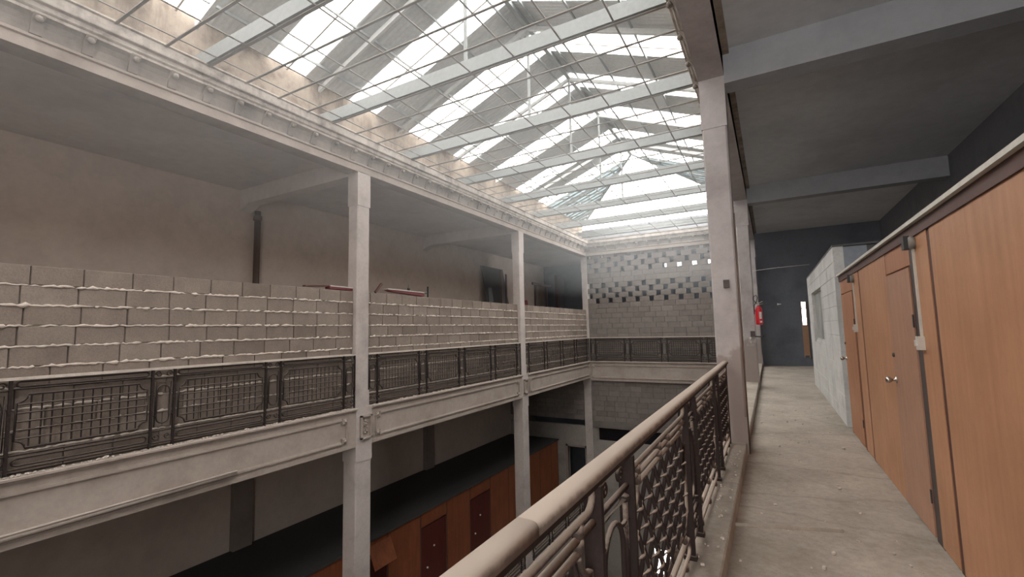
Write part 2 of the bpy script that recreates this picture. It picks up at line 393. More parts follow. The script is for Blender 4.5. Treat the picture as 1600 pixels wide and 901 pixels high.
# ------------------------------------------------------------------ gallery beams with raised panels
def notch_path(u0, u1, z0, z1, n=.085):
    return [(u0+n,z0),(u1-n,z0),(u1-n,z0+n*.6),(u1,z0+n*.6),(u1,z1-n*.6),(u1-n,z1-n*.6),(u1-n,z1),(u0+n,z1),(u0+n,z1-n*.6),(u0,z1-n*.6),(u0,z0+n*.6),(u0+n,z0+n*.6)]
def beam(name, loc, rz, L, zb, label, broken=False, left=True, mirror=False):
    "local y runs along the beam, local +x faces the atrium"
    t = thing(name, loc, label, 'beam', 'gallery edge beams', rz)
    a = MB(); a.box(-.38, 0, 0, L, zb, -.07); a.box(-.38, .012, 0, L, zb, zb+.075)
    a.build('fascia', M_BEAM, t)
    a = MB(); a.prism([(-.38,-.07),(.03,-.07),(.03,-.055),(.055,-.04),(.055,-.012),(.04,0),(-.38,0)], 0, L)
    a.build('ledge', M_BEAM, t)
    m_ = MB(); z0, z1 = zb+.16, -.2
    P = notch_path(.12, L-.27, z0, z1, .12)
    def run(pts, closed):
        q_ = list(zip(pts, pts[1:] + pts[:1])) if closed else list(zip(pts, pts[1:]))
        for (u0,za),(u1,zb_) in q_:
            d = math.hypot(u1-u0, zb_-za); eu, ez = (u1-u0)/d*.017, (zb_-za)/d*.017
            m_.bar((.014,u0-eu,za-ez),(.014,u1+eu,zb_+ez), .034, .034)
            m_.bar((.008,u0-eu*1.8,za-ez*1.8),(.008,u1+eu*1.8,zb_+ez*1.8), .016, .064)
    if not broken: run(P, True)
    else:
        run(P[1:8], False); run([(L-.27-.12-2.35,z0),(L-.27-.12,z0)], False)
        m_.tube([(.02,.3,z0-.02),(.045,2.5,z0-.005),(.055,L-.27-.085-2.3,z0+.02)], .045, 6)
        m_.tube([(.05,.3,z0+.02),(.075,2.5,z0+.035),(.085,L-.27-.085-2.3,z0+.05)], .018, 6)
    m_.build('panel_moulding', M_BEAM, t)
    for u in (.165, L-.315):
        for z in (z0+.035, z1-.035):
            o_ = MB()
            o_.lathe([(.004,-.035),(.03,-.02),(.04,0),(.03,.02),(.004,.035)], Matrix.Translation((.018,u,z)) @ Matrix.Rotation(PI/2,4,'Y'), 8)
            o_.mbox(Matrix.Translation((.012,u,z)), .03, .10, .10, .008)
            o_.build('corner_boss', M_BEAM, t)
    return t
bl = ['near left gallery beam with a loose moulding along its lower edge', 'middle left gallery beam between the first and second pale columns', 'far left gallery beam next to the corner column']
for i in range(3):
    a0 = YC[i] + (.40 if i == 0 else .47); L = YC[i+1] - a0
    beam('gallery_beam', (XL, a0, 0), 0, L, -.85, bl[i], broken=(i == 0))
    ll = ['near', 'middle', 'far'][i]
    if i: beam('gallery_beam', (XL, a0, LOW), 0, L, -.85, f'{ll} beam of the storey below on the left, seen under the handrail')
beam('gallery_beam', (XL, YE, 0), -PI/2, XR-XL, -.97, 'beam across the far end under the far balustrade')
# right side: kerb and edge beam
for i in range(3):
    a0 = YC[i] + .385; L = YC[i+1] - a0
    a = MB(); a.prism([(XR,-.9),(XR+.34,-.9),(XR+.34,-.012),(XR+.328,0),(XR,0)], a0, a0+L)
    tag(a.build('kerb', M_FLOOR), ['worn concrete kerb under the near railing', 'concrete kerb between the big grey column and the second one', 'far stretch of concrete kerb beyond the extinguisher column'][i], 'kerb', 'kerbs of the passage')

# ------------------------------------------------------------------ cornice, consoles, clerestory
PROF = [(-.36,0),(0,0),(0,.15),(.03,.165),(.03,.20),(.005,.215),(.015,.27),(.035,.34),(.075,.41),(.12,.45),(.135,.455),(.135,.495),(.15,.505),(.165,.52),(.165,.585),(.215,.60),(.22,.615),(.22,.75),(.25,.765),(.25,.79),(-.3,.79)]
def cornice_piece(i0, i1, mat):
    vs, fs = [], []
    pr = PROF[i0:i1+1] + [(-.36, PROF[i1][1]), (-.36, PROF[i0][1])]
    n = len(pr)
    for o_, z in pr:
        zz = ZA + z*(ZG + .04 - ZA)/.79
        vs += [(XL+o_,Y0,zz),(XL+o_,YE-o_,zz),(XR-o_,YE-o_,zz),(XR-o_,Y0,zz)]
    for i in range(n):
        j = (i+1) % n
        for k in range(3): fs.append((i*4+k, i*4+k+1, j*4+k+1, j*4+k))
    a = MB(); a.add(vs, fs); return a
corn = struct(cornice_piece(9, 19, M_CORN).build('trim_1', M_CORN), 'stained classical cornice running round the atrium under the roof grid', 'cornice')
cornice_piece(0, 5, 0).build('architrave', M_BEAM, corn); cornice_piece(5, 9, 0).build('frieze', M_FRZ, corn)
def console():
    a = MB()
    a.prism([(0,.20),(.04,.21),(.065,.28),(.105,.37),(.15,.425),(.165,.45),(0,.45)], -.06, .06)
    a.lathe([(.008,-.045),(.036,-.03),(.046,0),(.036,.03),(.008,.045)], Matrix.Translation((.145,0,.385)), 10)
    return a
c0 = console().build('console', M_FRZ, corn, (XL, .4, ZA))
n = 0
def put(loc, rz):
    global n
    o = c0 if n == 0 else c0.copy()
    if n: COL.objects.link(o); o.parent = corn
    o.location = loc; o.rotation_euler = (0,0,rz); n += 1
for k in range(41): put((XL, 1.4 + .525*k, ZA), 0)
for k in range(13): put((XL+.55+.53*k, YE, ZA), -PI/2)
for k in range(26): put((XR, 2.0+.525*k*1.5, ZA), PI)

# clerestory walls above the cornice
slab('wall_clerestory_left', M_CLER, EXL-.2, EXL+.02, Y0, YE+.3, ZA+.3, EZ+.02)
slab('wall_clerestory_right', M_CLER, EXR-.02, EXR+.2, Y0, YE+.3, ZA+.3, EZ+.02)
slab('wall_clerestory_far', M_DARK, EXL-.2, EXR+.2, YE+.22, YE+.4, ZA+.3, 6.88)
# right architrave beam over the passage columns
slab('ceiling_beam', M_RCOL, XR, XR+.36, Y0, YE, ZA-.02, ZC+.02, label='grey beam over the passage columns', cat='beam')

# cross beams under the gallery ceilings
xb = []
for i, y in enumerate(YC[1:3]):
    a = MB(); a.box(XB, XL-.33, y+.03, y+.36, 5.40, ZC)
    a.prism([(XB,5.40),(XB+.42,5.40),(XB,5.22)], y+.03, y+.36)
    tag(a.build('cross_beam', M_CEIL), ['ceiling beam from nearest left column to the back wall', 'ceiling beam from second left column to the back wall'][i], 'beam', 'ceiling cross beams')
    a = MB(); a.box(XR+.36, XBR, y, y+.36, 5.30, ZC)
    tag(a.build('cross_beam', M_XBR), ['ceiling beam over the passage at the big grey column', 'ceiling beam over the passage at the extinguisher column'][i], 'beam', 'ceiling cross beams')
    a = MB(); a.box(XB+.001, XB+.18, y+.03, y+.55, -4.04, -.5)
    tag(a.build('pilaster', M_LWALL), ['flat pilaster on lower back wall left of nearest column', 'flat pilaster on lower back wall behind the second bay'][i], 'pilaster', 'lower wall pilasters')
a = MB(); a.tube([(XB+.16,7.83,5.28),(XB+.16,7.83,ZF)], .085, 12)
a.lathe([(.085,0),(.12,.02),(.12,.14),(.085,.16)], Matrix.Translation((XB+.16,7.83,5.0)), 12)
tag(a.build('drain_pipe', M_BRPIPE), 'dark brown drain pipe down the back wall of the upper left gallery', 'pipe')

# ================================================================== BLOCK WALLS
def block_wall(name, loc, rz, L, tops, mat, label, bl=.545, t=.19, gap=.014, gapz=.016, seed=1, mortar=True, holes=None, z0=.0, jit=.004):
    "local y along the wall, local +x is the seen face (x=0)"
    R_ = random.Random(seed); a = MB(); mo = MB()
    for r_, (za, zb) in enumerate(tops):
        h = zb - za
        segs = []
        if holes and r_ in holes:
            pitch, hw, off = holes[r_]; u = off - pitch*math.ceil((off+pitch)/pitch)
            while u < L:
                segs.append((max(0,u+hw/2), min(L,u+pitch-hw/2))); u += pitch
        else:
            u = -R_.choice((.0,.27,.4,.13)) - (r_ % 2)*bl/2
            while u < L:
                w_ = bl*R_.uniform(.95,1.05) if jit > .003 else bl
                segs.append((max(0,u), min(L,u+w_-gap))); u += w_
        for s0, s1 in segs:
            if s1 - s0 < .05: continue
            Mx = Matrix.Translation((-t/2 + R_.uniform(-jit,jit), (s0+s1)/2, (za+zb-gapz)/2)) @ Matrix.Rotation(R_.uniform(-1,1)*jit*1.6,4,'Z') @ Matrix.Rotation(R_.uniform(-1,1)*jit,4,'X')
            a.mbox(Mx, t, s1-s0, h-gapz, .006)
        if mortar and r_:
            u = 0.0; pts, rr = [], []
            while u < L:
                q_ = R_.random(); rad = .012 + .014*q_*q_ + (.012 if R_.random() < .14 else 0)
                if R_.random() < .12: rad = .002
                pts.append((-.004 + R_.uniform(-.003,.006), u, za - gapz/2 + R_.uniform(-.012,.006))); rr.append(rad); u += R_.uniform(.025,.06)
            if len(pts) > 2: mo.tube(pts, .01, 5, rr=rr)
    o = a.build(name, mat); o.location = loc; o.rotation_euler = (0,0,rz)
    struct(o, label, 'block wall')
    if mortar:
        mo.build('mortar_ridges', M_MORT, o)
        b_ = MB(); b_.box(-t+.02, -.022, 0, L, tops[0][0], tops[-1][1]-.03); b_.build('joint_filling', M_MORTD, o)
    return o
CH = .263
lt = [(.02+CH*i, .02+CH*(i+1)) for i in range(10)]
wl = ['near rough block wall standing behind the near left balustrade', 'rough block wall between the two pale left columns', 'rough block wall beyond the second pale column']
for i in range(3):
    a0 = YC[i] + .385; L = YC[i+1] - a0
    block_wall('wall_infill_left', (XL-.125, a0, 0), 0, L, lt, M_BLK, wl[i], seed=11+i)
# end wall: courses from the top down, perforated courses
tops = []; z = 5.29
while z > .05: tops.append((max(0,z-.26), z)); z -= .26
tops = tops[::-1]; tops.append((5.29, 5.47)); N = len(tops)
P_ = .685; offA, offB = (-7.7 - XL) % P_, (-7.36 - XL) % P_
hl = {N-1:(P_,.16,offB), N-2:(P_,.20,offA), N-3:(P_,.20,offB), N-4:(P_,.20,offA), N-7:(P_,.23,offB), N-8:(P_,.23,offA), N-9:(P_,.23,offB), N-10:(P_,.23,offA)}
block_wall('wall_end', (XL, YE+.1, 0), -PI/2, XR-XL, tops, M_BLKE, 'grey block wall across the far end with rows of open gaps', holes=hl, t=.12, mortar=False, gap=.006, gapz=.006, jit=.003, seed=5)
lt2 = [(-3.0+.255*i, -3.0+.255*(i+1)) for i in range(8)]
block_wall('wall_end_lower', (XB, YE+.1, 0), -PI/2, XR-XB, lt2, M_BLKE, 'lower grey block wall under the far beam', mortar=False, gap=.006, gapz=.006, jit=.003, seed=6)
# plastered wall below with a door and a strip of dark windows
q = MB(); ya, yb = YE+.1, YE+.35
q.box(XB, -9.6, ya, yb, -6.9, -3.3); q.box(-8.65, -7.95, ya, yb, -6.9, -3.3); q.box(-9.6, -8.65, ya, yb, -4.4, -3.3)
q.box(-7.95, XBR, ya, yb, -6.9, -3.95); q.box(-1.2, XBR, ya, yb, -3.95, -3.3)
q.box(XB, XBR, ya, yb, ZGR, -9.85) ; q.box(XB, -5.45, ya, yb, -9.85, -8.65); q.box(-4.62, XBR, ya, yb, -9.85, -8.65); q.box(XB, XBR, ya, yb, -8.65, -6.9)
struct(q.build('wall_end_base', plaster('grey_lower_end_plaster', (.34,.315,.29,1), (.25,.23,.21,1), None, 1.2, .4)), 'plastered lower part of the far wall with dark openings', 'wall')
q = MB(); q.box(XL+.02, XR, ya-.06, yb, -3.3, -2.99)
struct(q.build('trim_2', plaster('dark_lintel', (.20,.18,.165,1), (.15,.135,.12,1))), 'dark lintel band above the lower strip windows', 'lintel')
q = MB(); q.box(XB, -6.6, 25.9, 26.1, ZGR, -.5); q.box(-5.0, XBR, 25.9, 26.1, ZGR, -.5); q.box(-6.6, -5.0, 25.9, 26.1, -9.6, -.5); q.box(-6.6, -5.0, 25.9, 26.1, ZGR, -12.2)
struct(q.build('wall_room_behind', M_FAR))
t = thing('window_2', (0,0,0), 'strip of dark window panes under the lintel in the lower far wall', 'window'); tag(t, kind='structure')
q = MB()
for x in (-7.95,-6.32,-4.7,-3.0,-1.25): q.box(x, x+.06, ya+.04, ya+.1, -3.95, -3.3)
q.box(-7.95,-1.2, ya+.04, ya+.1, -3.99,-3.93); q.box(-7.95,-1.2, ya+.04, ya+.1, -3.34,-3.3); q.build('window_frame', M_LWALL, t)
q = MB(); q.box(-7.9,-1.25, ya+.06, ya+.07, -3.93,-3.34); q.build('pane', plain('dark_window_glass', (.012,.013,.016,1), .15), t)
t = thing('door_1', (0,0,0), 'black open doorway with grey frame at the end of the lower gallery', 'door'); tag(t, kind='structure')
q = MB(); q.box(-9.72,-9.6, ya-.03, ya+.1, -6.9,-4.3); q.box(-8.65,-8.57, ya-.03, ya+.1, -6.9,-4.3); q.box(-9.72,-8.57, ya-.03, ya+.1, -4.4,-4.3); q.build('door_frame', M_LWALL, t)

# ================================================================== ROOF
def corr(side, ya, yb, mat, name, amp=.012, pitch=.11, ytrim=None, lift=0.0):
    a = MB(); n_ = max(2, int((yb-ya)/(pitch/4)))
    vs = []
    for i in range(n_+1):
        y = ya + (yb-ya)*i/n_; d = amp*math.sin(2*PI*y/pitch) + lift
        xe = EXL-.12 if side < 0 else EXR+.12; ze = EZ - .12*K
        f = 1.0
        if ytrim and y > HIPY: f = max(0.0, 1-(y-HIPY)/(YE+.3-HIPY))   # hip line
        vs += [(xe, y, ze+d), (xe+(XM-xe)*f, y, ze+(RZ-ze)*f+d)]
    a.add(vs, [(2*i,2*i+2,2*i+3,2*i+1) for i in range(n_)], True)
    return a.build(name, mat)
S0, SP, SW = 3.15, 2.05, .93
ord_ = ['first','second','third','fourth','fifth','sixth','seventh','eighth','ninth','tenth','eleventh','twelfth']
strips = [S0 + SP*k for k in range(-4, 8)]
def roof(side):
    nm = 'left' if side < 0 else 'right'
    y = Y0
    a = MB(); first = True
    pieces = []
    for s in strips:
        if s > y: pieces.append((y, s))
        y = s + SW
    base = None
    for p in pieces:
        o = corr(side, p[0]-.04, p[1]+.04, M_ROOF, 'ceiling_roof_sheet', lift=.0)
        struct(o, None, None)
    for k, s in enumerate(strips):
        if s < 1.0 and k < 3: 
            pass
        o = corr(side, s, s+SW, M_LIT, 'skylight_sheet', lift=.02)
        vis = k - 4
        lab = f'{ord_[vis]} bright skylight strip on the {nm} roof slope, counted from the near end' if vis >= 0 else f'bright skylight strip on the {nm} roof slope behind the photographer'
        tag(o, lab, 'skylight', f'skylight strips of the {nm} slope')
roof(-1); roof(1)
# glazed last part of both slopes and the open hip
GL0 = strips[-1] + SW
for side in (-1, 1):
    nm = 'left' if side < 0 else 'right'
    o = corr(side, GL0, YE+.3, M_GLASS, 'roof_glazing', amp=0.0, pitch=.4, ytrim=True)
    tag(o, f'bluish dirty glazing at the far end of the {nm} roof slope', 'roof glazing')
    xe = EXL if side < 0 else EXR
    def gbar(p, q_, w_, h_, nm_='glazing_bar'):
        b_ = MB(); b_.bar(p, q_, w_, h_); b_.build(nm_, M_TIE, o)
    y = GL0 + .1
    while y < YE + .2:
        f = 1.0 if y < HIPY else max(.02, 1-(y-HIPY)/(YE+.3-HIPY))
        gbar((xe,y,EZ-.03),(xe+(XM-xe)*f,y,EZ-.03+(RZ-EZ)*f), .045, .06); y += .33
    for g in (.25,.5,.75):
        ym = HIPY + (YE+.3-HIPY)*(1-g)
        gbar((xe+(XM-xe)*g,GL0,EZ+(RZ-EZ)*g-.05),(xe+(XM-xe)*g,ym,EZ+(RZ-EZ)*g-.05), .05,.06, 'cross_rail')
    gbar((xe,YE+.3,EZ-.04),(XM,HIPY,RZ-.04), .09,.14, 'hip_rafter')
b_ = MB(); b_.bar((XM,Y0,RZ-.06),(XM,HIPY,RZ-.06), .10,.14)
tag(b_.build('ridge_beam', M_TIE), 'ridge beam along the top of the roof', 'beam')
for side in (-1, 1):       # purlins carrying the sheets
    xe = EXL if side < 0 else EXR; nm = 'left' if side < 0 else 'right'
    for i, g in enumerate((.12,.4,.68,.93)):
        b_ = MB(); ym = HIPY if g < .9 else HIPY-.2
        b_.bar((xe+(XM-xe)*g,Y0,EZ+(RZ-EZ)*g-.06),(xe+(XM-xe)*g,ym,EZ+(RZ-EZ)*g-.06), .035,.05)
        tag(b_.build('purlin', M_TIE), f'{ord_[i]} thin purlin up from the eave of the {nm} roof slope', 'purlin', 'roof purlins')
# trusses
TY = [1.42 + 2.52*k for k in range(9)]
def truss(y, label, hip=None):
    t = thing('roof_truss', (0, y, 0), label, 'truss', 'roof trusses')
    a = MB(); a.box(EXL+.02, EXR-.02, -.055, .055, ZG+.02, ZG+.27); a.build('tie_beam', M_TIE, t)
    f = 1.0 if y < HIPY else 1-(y-HIPY)/(YE+.3-HIPY)
    zt = EZ+(RZ-EZ)*f-.14
    for s, xe in ((-1,EXL),(1,EXR)):
        a = MB(); a.bar((xe,0,EZ-.12),(xe+(XM-xe)*f,0,zt), .06,.10); a.build('rafter', M_ROOF, t)
    if f > .9:
        a = MB(); a.bar((XM,0,ZG+.27),(XM,0,zt), .05,.05); a.build('king_post', M_TIE, t)
    return t
for k, y in enumerate(TY): truss(y, f'{ord_[k]} pale roof truss from the near end of the atrium')
# intermediate rafters down the middle of each skylight strip
for k, s in enumerate(strips):
    if s < 0: continue
    for side in (-1,1):
        xe = EXL if side < 0 else EXR
        b_ = MB(); xm_ = XM + side*.06; b_.bar((xe,s+SW*.5,EZ-.03),(xm_,s+SW*.5,RZ-.03-.06*K), .03,.035)
        tag(b_.build('strip_rod', M_GRID), f'thin rod under the {ord_[k-4] if k>=4 else "nearest"} skylight strip of the {"left" if side<0 else "right"} roof slope', 'bar', 'rods under the skylight strips')
# hanging grid
g = thing('ceiling_grid', (0,0,ZG), 'iron grid of thin bars hung flat across the atrium under the roof', 'grid')
y = 3.94 - .63*8
first = None
while y < YE - .2:
    a = MB(); a.box(XL+.22, XR-.22, y-.021, y+.021, -.006, .008); a.build('cross_bar', M_GRID, g); y += .63
for x in (-7.62,-6.9,-6.08,-5.22,-4.33,-3.45,-2.6,-1.75):
    a = MB(); a.box(x-.013, x+.013, Y0, YE-.22, .006, .018); a.build('long_bar', M_GRID, g)

# ================================================================== BALUSTRADES
def arc(cu, cz, r, a0, a1, n=5): return [(cu+r*math.cos(a0+(a1-a0)*i/n), cz+r*math.sin(a0+(a1-a0)*i/n)) for i in range(n+1)]
def stadium(u0, u1, z0, z1, n=5):
    r = (z1-z0)/2
    if u1-u0 >= z1-z0: return arc(u1-r,(z0+z1)/2,r,-PI/2,PI/2,n) + arc(u0+r,(z0+z1)/2,r,PI/2,3*PI/2,n)
    r = (u1-u0)/2; return arc((u0+u1)/2,z1-r,r,0,PI,n) + arc((u0+u1)/2,z0+r,r,PI,2*PI,n)
def notched(u0, u1, z0, z1, r, n=4):
    return (arc(u0,z0,r,PI/2,0,n) + arc(u1,z0,r,PI,PI/2,n) + arc(u1,z1,r,3*PI/2,PI,n) + arc(u0,z1,r,2*PI,3*PI/2,n))
def V(p): return [(0,u,z) for u,z in p]
def wide_frame(L, r, n, near):
    a = MB(); k = 10 if near else 4
    if near:
        a.tube(V([(0,.958),(L,.958)]), r, n)
        a.tube(V(notched(.06,L-.06,.25,.915,.10,k)), r*.95, n, True)
        a.tube(V(stadium(.03,L-.03,.05,.165,k)), r, n, True)
        P = [(.0,1.075)] + arc(.075,1.075,.07,PI,1.5*PI,6) + arc(L-.075,1.075,.07,1.5*PI,2*PI,6) + [(L,1.075)]
        a.tube(V(P), r, n)
        for u in (.16,L*.5-.12,L*.5+.12,L-.16):
            for z in (.982,.937): a.lathe([(.010,-.026),(.021,-.018),(.021,.018),(.010,.026)], Matrix.Translation((0,u,z)), 10)
        for u in (.2,L*.5,L-.2):
            for z in (.03,.208): a.lathe([(.010,-.03),(.019,-.02),(.019,.02),(.010,.03)], Matrix.Translation((0,u,z)), 10)
    else:
        for z in (1.06,.25,.075): a.tube(V([(0,z),(L,z)]), r, n)
        a.tube(V(notched(.06,L-.06,.32,.985,.10,k)), r*.95, n, True)
        a.tube(V(stadium(.05,L-.05,.115,.205,k)), r*.9, n, True)
        a.tube(V(stadium(.05,L-.05,1.085,1.15,k)), r*.9, n, True)
    return a
def wide_grid(L, r, near):
    a = MB(); nv = int(round(L/.115)) if not near else int(round(L/.105)); zt = .90 if near else .97; zb = .265 if near else .34
    us = [.09 + (L-.18)*i/(nv) for i in range(nv+1)]
    zs = [zb + (zt-zb)*i/6 for i in range(7)]
    if not near:
        for u in us[1:-1]: a.tube(V([(u,.34),(u,zt)]), r, 4)
        for z in zs[1:-1]: a.tube([(.012,.07,z),(.012,L-.07,z)], r, 4)
    else:
        for i, u in enumerate(us[1:-1]):      # crimped, woven bars
            pts = []; rr = []
            for j in range(57):
                z = zb-.01 + (zt-zb+.02)*j/56; ph = (z-zs[0])/(zs[1]-zs[0])*PI
                pts.append((.007*math.cos(ph)*(1 if i % 2 else -1), u, z)); rr.append(.0055+.0065*abs(math.sin(ph)))
            a.tube(pts, .008, 6, rr=rr)
        du = us[1]-us[0]; b = MB()
        for j, z in enumerate(zs[1:-1]):
            pts = []; rr = []
            m_ = len(us)*6
            for i in range(m_+1):
                u = .07 + (L-.14)*i/m_; ph = (u-us[1])/du*PI
                pts.append((-.012*math.cos(ph)*(1 if j % 2 else -1), u, z)); rr.append(.004+.005*abs(math.cos(ph)))
            b.tube(pts, .007, 6, rr=rr)
        return a, b
    return a
def scroll(cu, cz, r, d, flip, turns=1.35, n=16):
    out = []
    for i in range(n+1):
        t_ = i/n; an = t_*turns*2*PI; q_ = r*(1-.78*t_)
        out.append((cu + d*q_*math.cos(an), cz + flip*q_*math.sin(an)))
    return out
def narrow_panel(L, r, n, near):
    a = MB(); k = 8 if near else 4
    for z in (.25,.075): a.tube(V([(0,z),(L,z)]), r, n)
    a.tube(V([(0,1.045),(L,1.045)] if not near else [(0,.958),(L,.958)]), r, n)
    zr = .985 if not near else .915
    a.tube(V([(.045,.31),(L-.045,.31),(L-.045,zr),(.045,zr)]), r*.9, n, True)
    w_ = L*.28
    a.tube(V(stadium(L/2-w_,L/2+w_,.36,zr-.05,k+2)), r*.85, n, True)
    for d in (-1,1):
        a.tube(V(scroll(L/2+d*L*.24,1.105 if not near else 1.03,L*.15 if not near else .032,d,1)), r*.8, max(4,n-2))
        a.tube(V(scroll(L/2+d*L*.24,.165,L*.16,d,-1)), r*.8, max(4,n-2))
        for z in (.48,.82): a.tube(V([(L/2+d*w_,z),(L/2+d*L*.5,z)]), r*.7, n)
    if near:
        for z in (.31,zr):
            for u in (.045,L-.045): a.lathe([(.006,-.02),(.02,-.012),(.022,0),(.02,.012),(.006,.02)], Matrix.Translation((0,u,z)), 8)
    return a
FW, FG, FN = None, None, narrow_panel(.3,.0125,5,False)
proto = {}
def part(key, mb, name, mat, parent, loc):
    if key in proto:
        o = proto[key].copy(); COL.objects.link(o); o.parent = parent; o.location = loc; return o
    o = mb.build(name, mat, parent, loc); proto[key] = o; return o
def balustrade(loc, rz, L, label, wides=4, cap=True):
    t = thing('balustrade', loc, label, 'balustrade', 'iron balustrades', rz)
    W = (L - .3*(wides+1))/wides
    u = 0.0
    for i in range(wides+1):
        part(('n',), FN, 'scroll_panel', M_IRON, t, (0,u,0))
        for q_ in (u, u+.3):
            m_ = MB(); m_.box(-.018,.018,-.016,.016,.0,1.17); part(('p',), m_, 'post', M_IRON, t, (0,q_,0))
        u += .3
        if i < wides:
            k = round(W,2)
            o = part(('w',k), wide_frame(W,.0145,5,False), 'grille_panel', M_IRON, t, (0,u,0))
            part(('g',k), wide_grid(W,.0095,False), 'wire_grid', M_IRON, o, (0,0,0)); u += W
    m_ = MB(); m_.box(-.03,.03,0,L,1.17,1.205); m_.build('top_rail', M_MORT, t)
    return t
bn = ['near iron balustrade of left gallery at the left edge', 'iron balustrade of left gallery between the first and second pale columns', 'far iron balustrade of left gallery beside the corner column']
bn2 = ['', 'iron balustrade one storey down on the left, seen under the near handrail', 'far iron balustrade one storey down on the left']
for i in range(3):
    a0 = YC[i]+.385; L = YC[i+1]-a0
    balustrade((XL-.05, a0, 0), 0, L, bn[i])
    if i: balustrade((XL-.05, a0, LOW), 0, L, bn2[i])
balustrade((XL+.05, YE+.03, 0), -PI/2, XR-XL-.1, 'iron balustrade across the far end in front of the block wall')

# near railing on the kerb
nr = thing('railing', (-.6, 0, 0), 'dusty brown iron railing with round wooden handrail in the foreground', 'railing')
wd = [(.15,1.64),(2.08,3.60),(4.02,5.50),(5.92,7.24)]; nwd = [(-.27,.15),(1.64,2.08),(3.60,4.02),(5.50,5.92)]
for y0, y1 in wd:
    o = wide_frame(y1-y0,.0135,10,True).build('grille_panel', M_TUBE, nr, (0,y0,0))
    ga, gb = wide_grid(y1-y0,.008,True)
    ga.build('wire_grid', M_IRONN, o); gb.build('cross_wires', M_TUBE, o)
for y0, y1 in nwd:
    narrow_panel(y1-y0,.0135,8,True).build('scroll_panel', M_IRONN, nr, (0,y0,0))
    for q_ in (y0,y1):
        m_ = MB(); m_.box(-.034,.034,-.014,.014,0,1.085); m_.box(-.044,.044,-.03,.03,0,.03); m_.build('post', M_IRONN, nr, (0,q_,0))
m_ = MB(); m_.box(-.018,.018,-.02,.02,0,1.085); m_.build('post', M_IRONN, nr, (0,7.25,0))
m_ = MB(); m_.box(-.024,.024,-.6,7.27,1.082,1.108); m_.build('flat_bar', M_IRONN, nr)
def rail_piece(y0, y1):
    m_ = MB(); P = [(-.034,1.108),(.034,1.108),(.040,1.114)] + [(.040*math.copysign(abs(math.cos(a))**.6,math.cos(a)), 1.122+.030*math.sin(a)**.75) for a in [PI*i/16 for i in range(1,16)]] + [(-.040,1.114)]
    n_ = len(P); ys = [y0, y0+.004] + [y0+.004+(y1-y0-.008)*i/10 for i in range(1,10)] + [y1-.004, y1]
    vs = []
    for j, y in enumerate(ys):
        s = .9 if j in (0,len(ys)-1) else 1.0
        vs += [(a*s, y, 1.105+(b-1.105)*s) for a,b in P]
    m_.add(vs, [(j*n_+i, j*n_+(i+1)%n_, (j+1)*n_+(i+1)%n_, (j+1)*n_+i) for j in range(len(ys)-1) for i in range(n_)] + [tuple(range(n_)), tuple((len(ys)-1)*n_+i for i in range(n_))], True)
    return m_
rail_piece(-.6,1.12).build('handrail', M_RAILW, nr); rail_piece(1.12,7.30).build('handrail', M_RAILW, nr)

# crumbs of mortar on the ledges and the kerb
def crumbs(name, n_, fx, fy, z, label, smin=.006, smax=.022, seed=1, mat=None):
    R_ = random.Random(seed); a = MB()
    for i in range(n_):
        s = R_.uniform(smin,smax)*R_.random()+.004; x, y = fx(R_), fy(R_)
        Mx = Matrix.Translation((x,y,z+s*.52)) @ Matrix.Rotation(R_.uniform(0,6),4,'Z') @ Matrix.Rotation(R_.uniform(-.2,.2),4,'X')
        a.mbox(Mx, s, s*R_.uniform(.7,1.3), s*.7, s*.2)
    return tag(a.build(name, mat or M_MORT), label, 'debris', None, 'stuff')
for i, w_ in enumerate(('near', 'middle', 'far')):
    crumbs('mortar_crumbs', 320, lambda r: XL+r.uniform(-.012,.035), lambda r, i=i: r.uniform(max(1, YC[i]+.5), YC[i+1]-.1), .001, f'crumbs of mortar lying along the ledge of the {w_} left gallery beam', .01, .035, 2+i)
crumbs('floor_crumbs', 120, lambda r: r.uniform(-.6,.95), lambda r: r.uniform(3.2,12), ZF, 'small crumbs scattered on the passage floor', .006, .03, 3)
crumbs('kerb_crumbs', 60, lambda r: r.uniform(-.56,-.42), lambda r: r.uniform(2.5,7), 0, 'small pale chips lying on the near kerb', .005, .022, 4)
a = MB(); a.mbox(Matrix.Translation((-.02,4.86,ZF+.012)) @ Matrix.Rotation(.3,4,'Z'), .95, .035, .03); 
tag(a.build('floor_ridge', M_FLOOR), 'low worn ridge crossing the passage floor in the foreground', 'floor ridge')

# ================================================================== PARTITION ON THE RIGHT
XP = 1.08
pt = thing('wooden_partition', (XP, 0, ZF), 'long orange hardboard partition with dark battens along the right of the passage', 'partition')
def board(name, y0, y1, z0, z1, mat, x0=0, th=.035, parent=pt):
    a = MB(); a.box(x0, x0+th, y0, y1, z0, z1); return a.build(name, mat, parent)
H = 2.50
board('panel', 7.70, 8.18, .02, H, M_ORANGE); board('panel', 6.02, 7.62, .02, H, M_ORANGE)
board('panel', 4.56, 4.95, .02, H, M_ORANGE); board('panel', 2.6, 4.48, .02, H, M_ORANGE); board('panel', .6, 2.54, .02, H, M_ORANGE)
for y0, y1, mt in ((7.60,7.72,M_BATT),(8.16,8.30,M_BATT),(4.94,5.12,M_BATT2),(4.47,4.57,M_BATT),(2.53,2.61,M_BATT)): board('batten', y0, y1, .0, H, mt, .006, .04)
board('top_rail', .6, 9.55, H, H+.09, M_BATT, -.012, .07)
board('top_ledge', .6, 9.55, H+.09, H+.122, M_WHITE, -.045, .16)
board('header', 5.10, 6.04, 2.29, H, M_DOORA, .004); board('header', 8.28, 9.5, 2.29, H, M_DOORA, .004)
board('door_jamb', 9.44, 9.52, 0, H, M_BATT, .006)
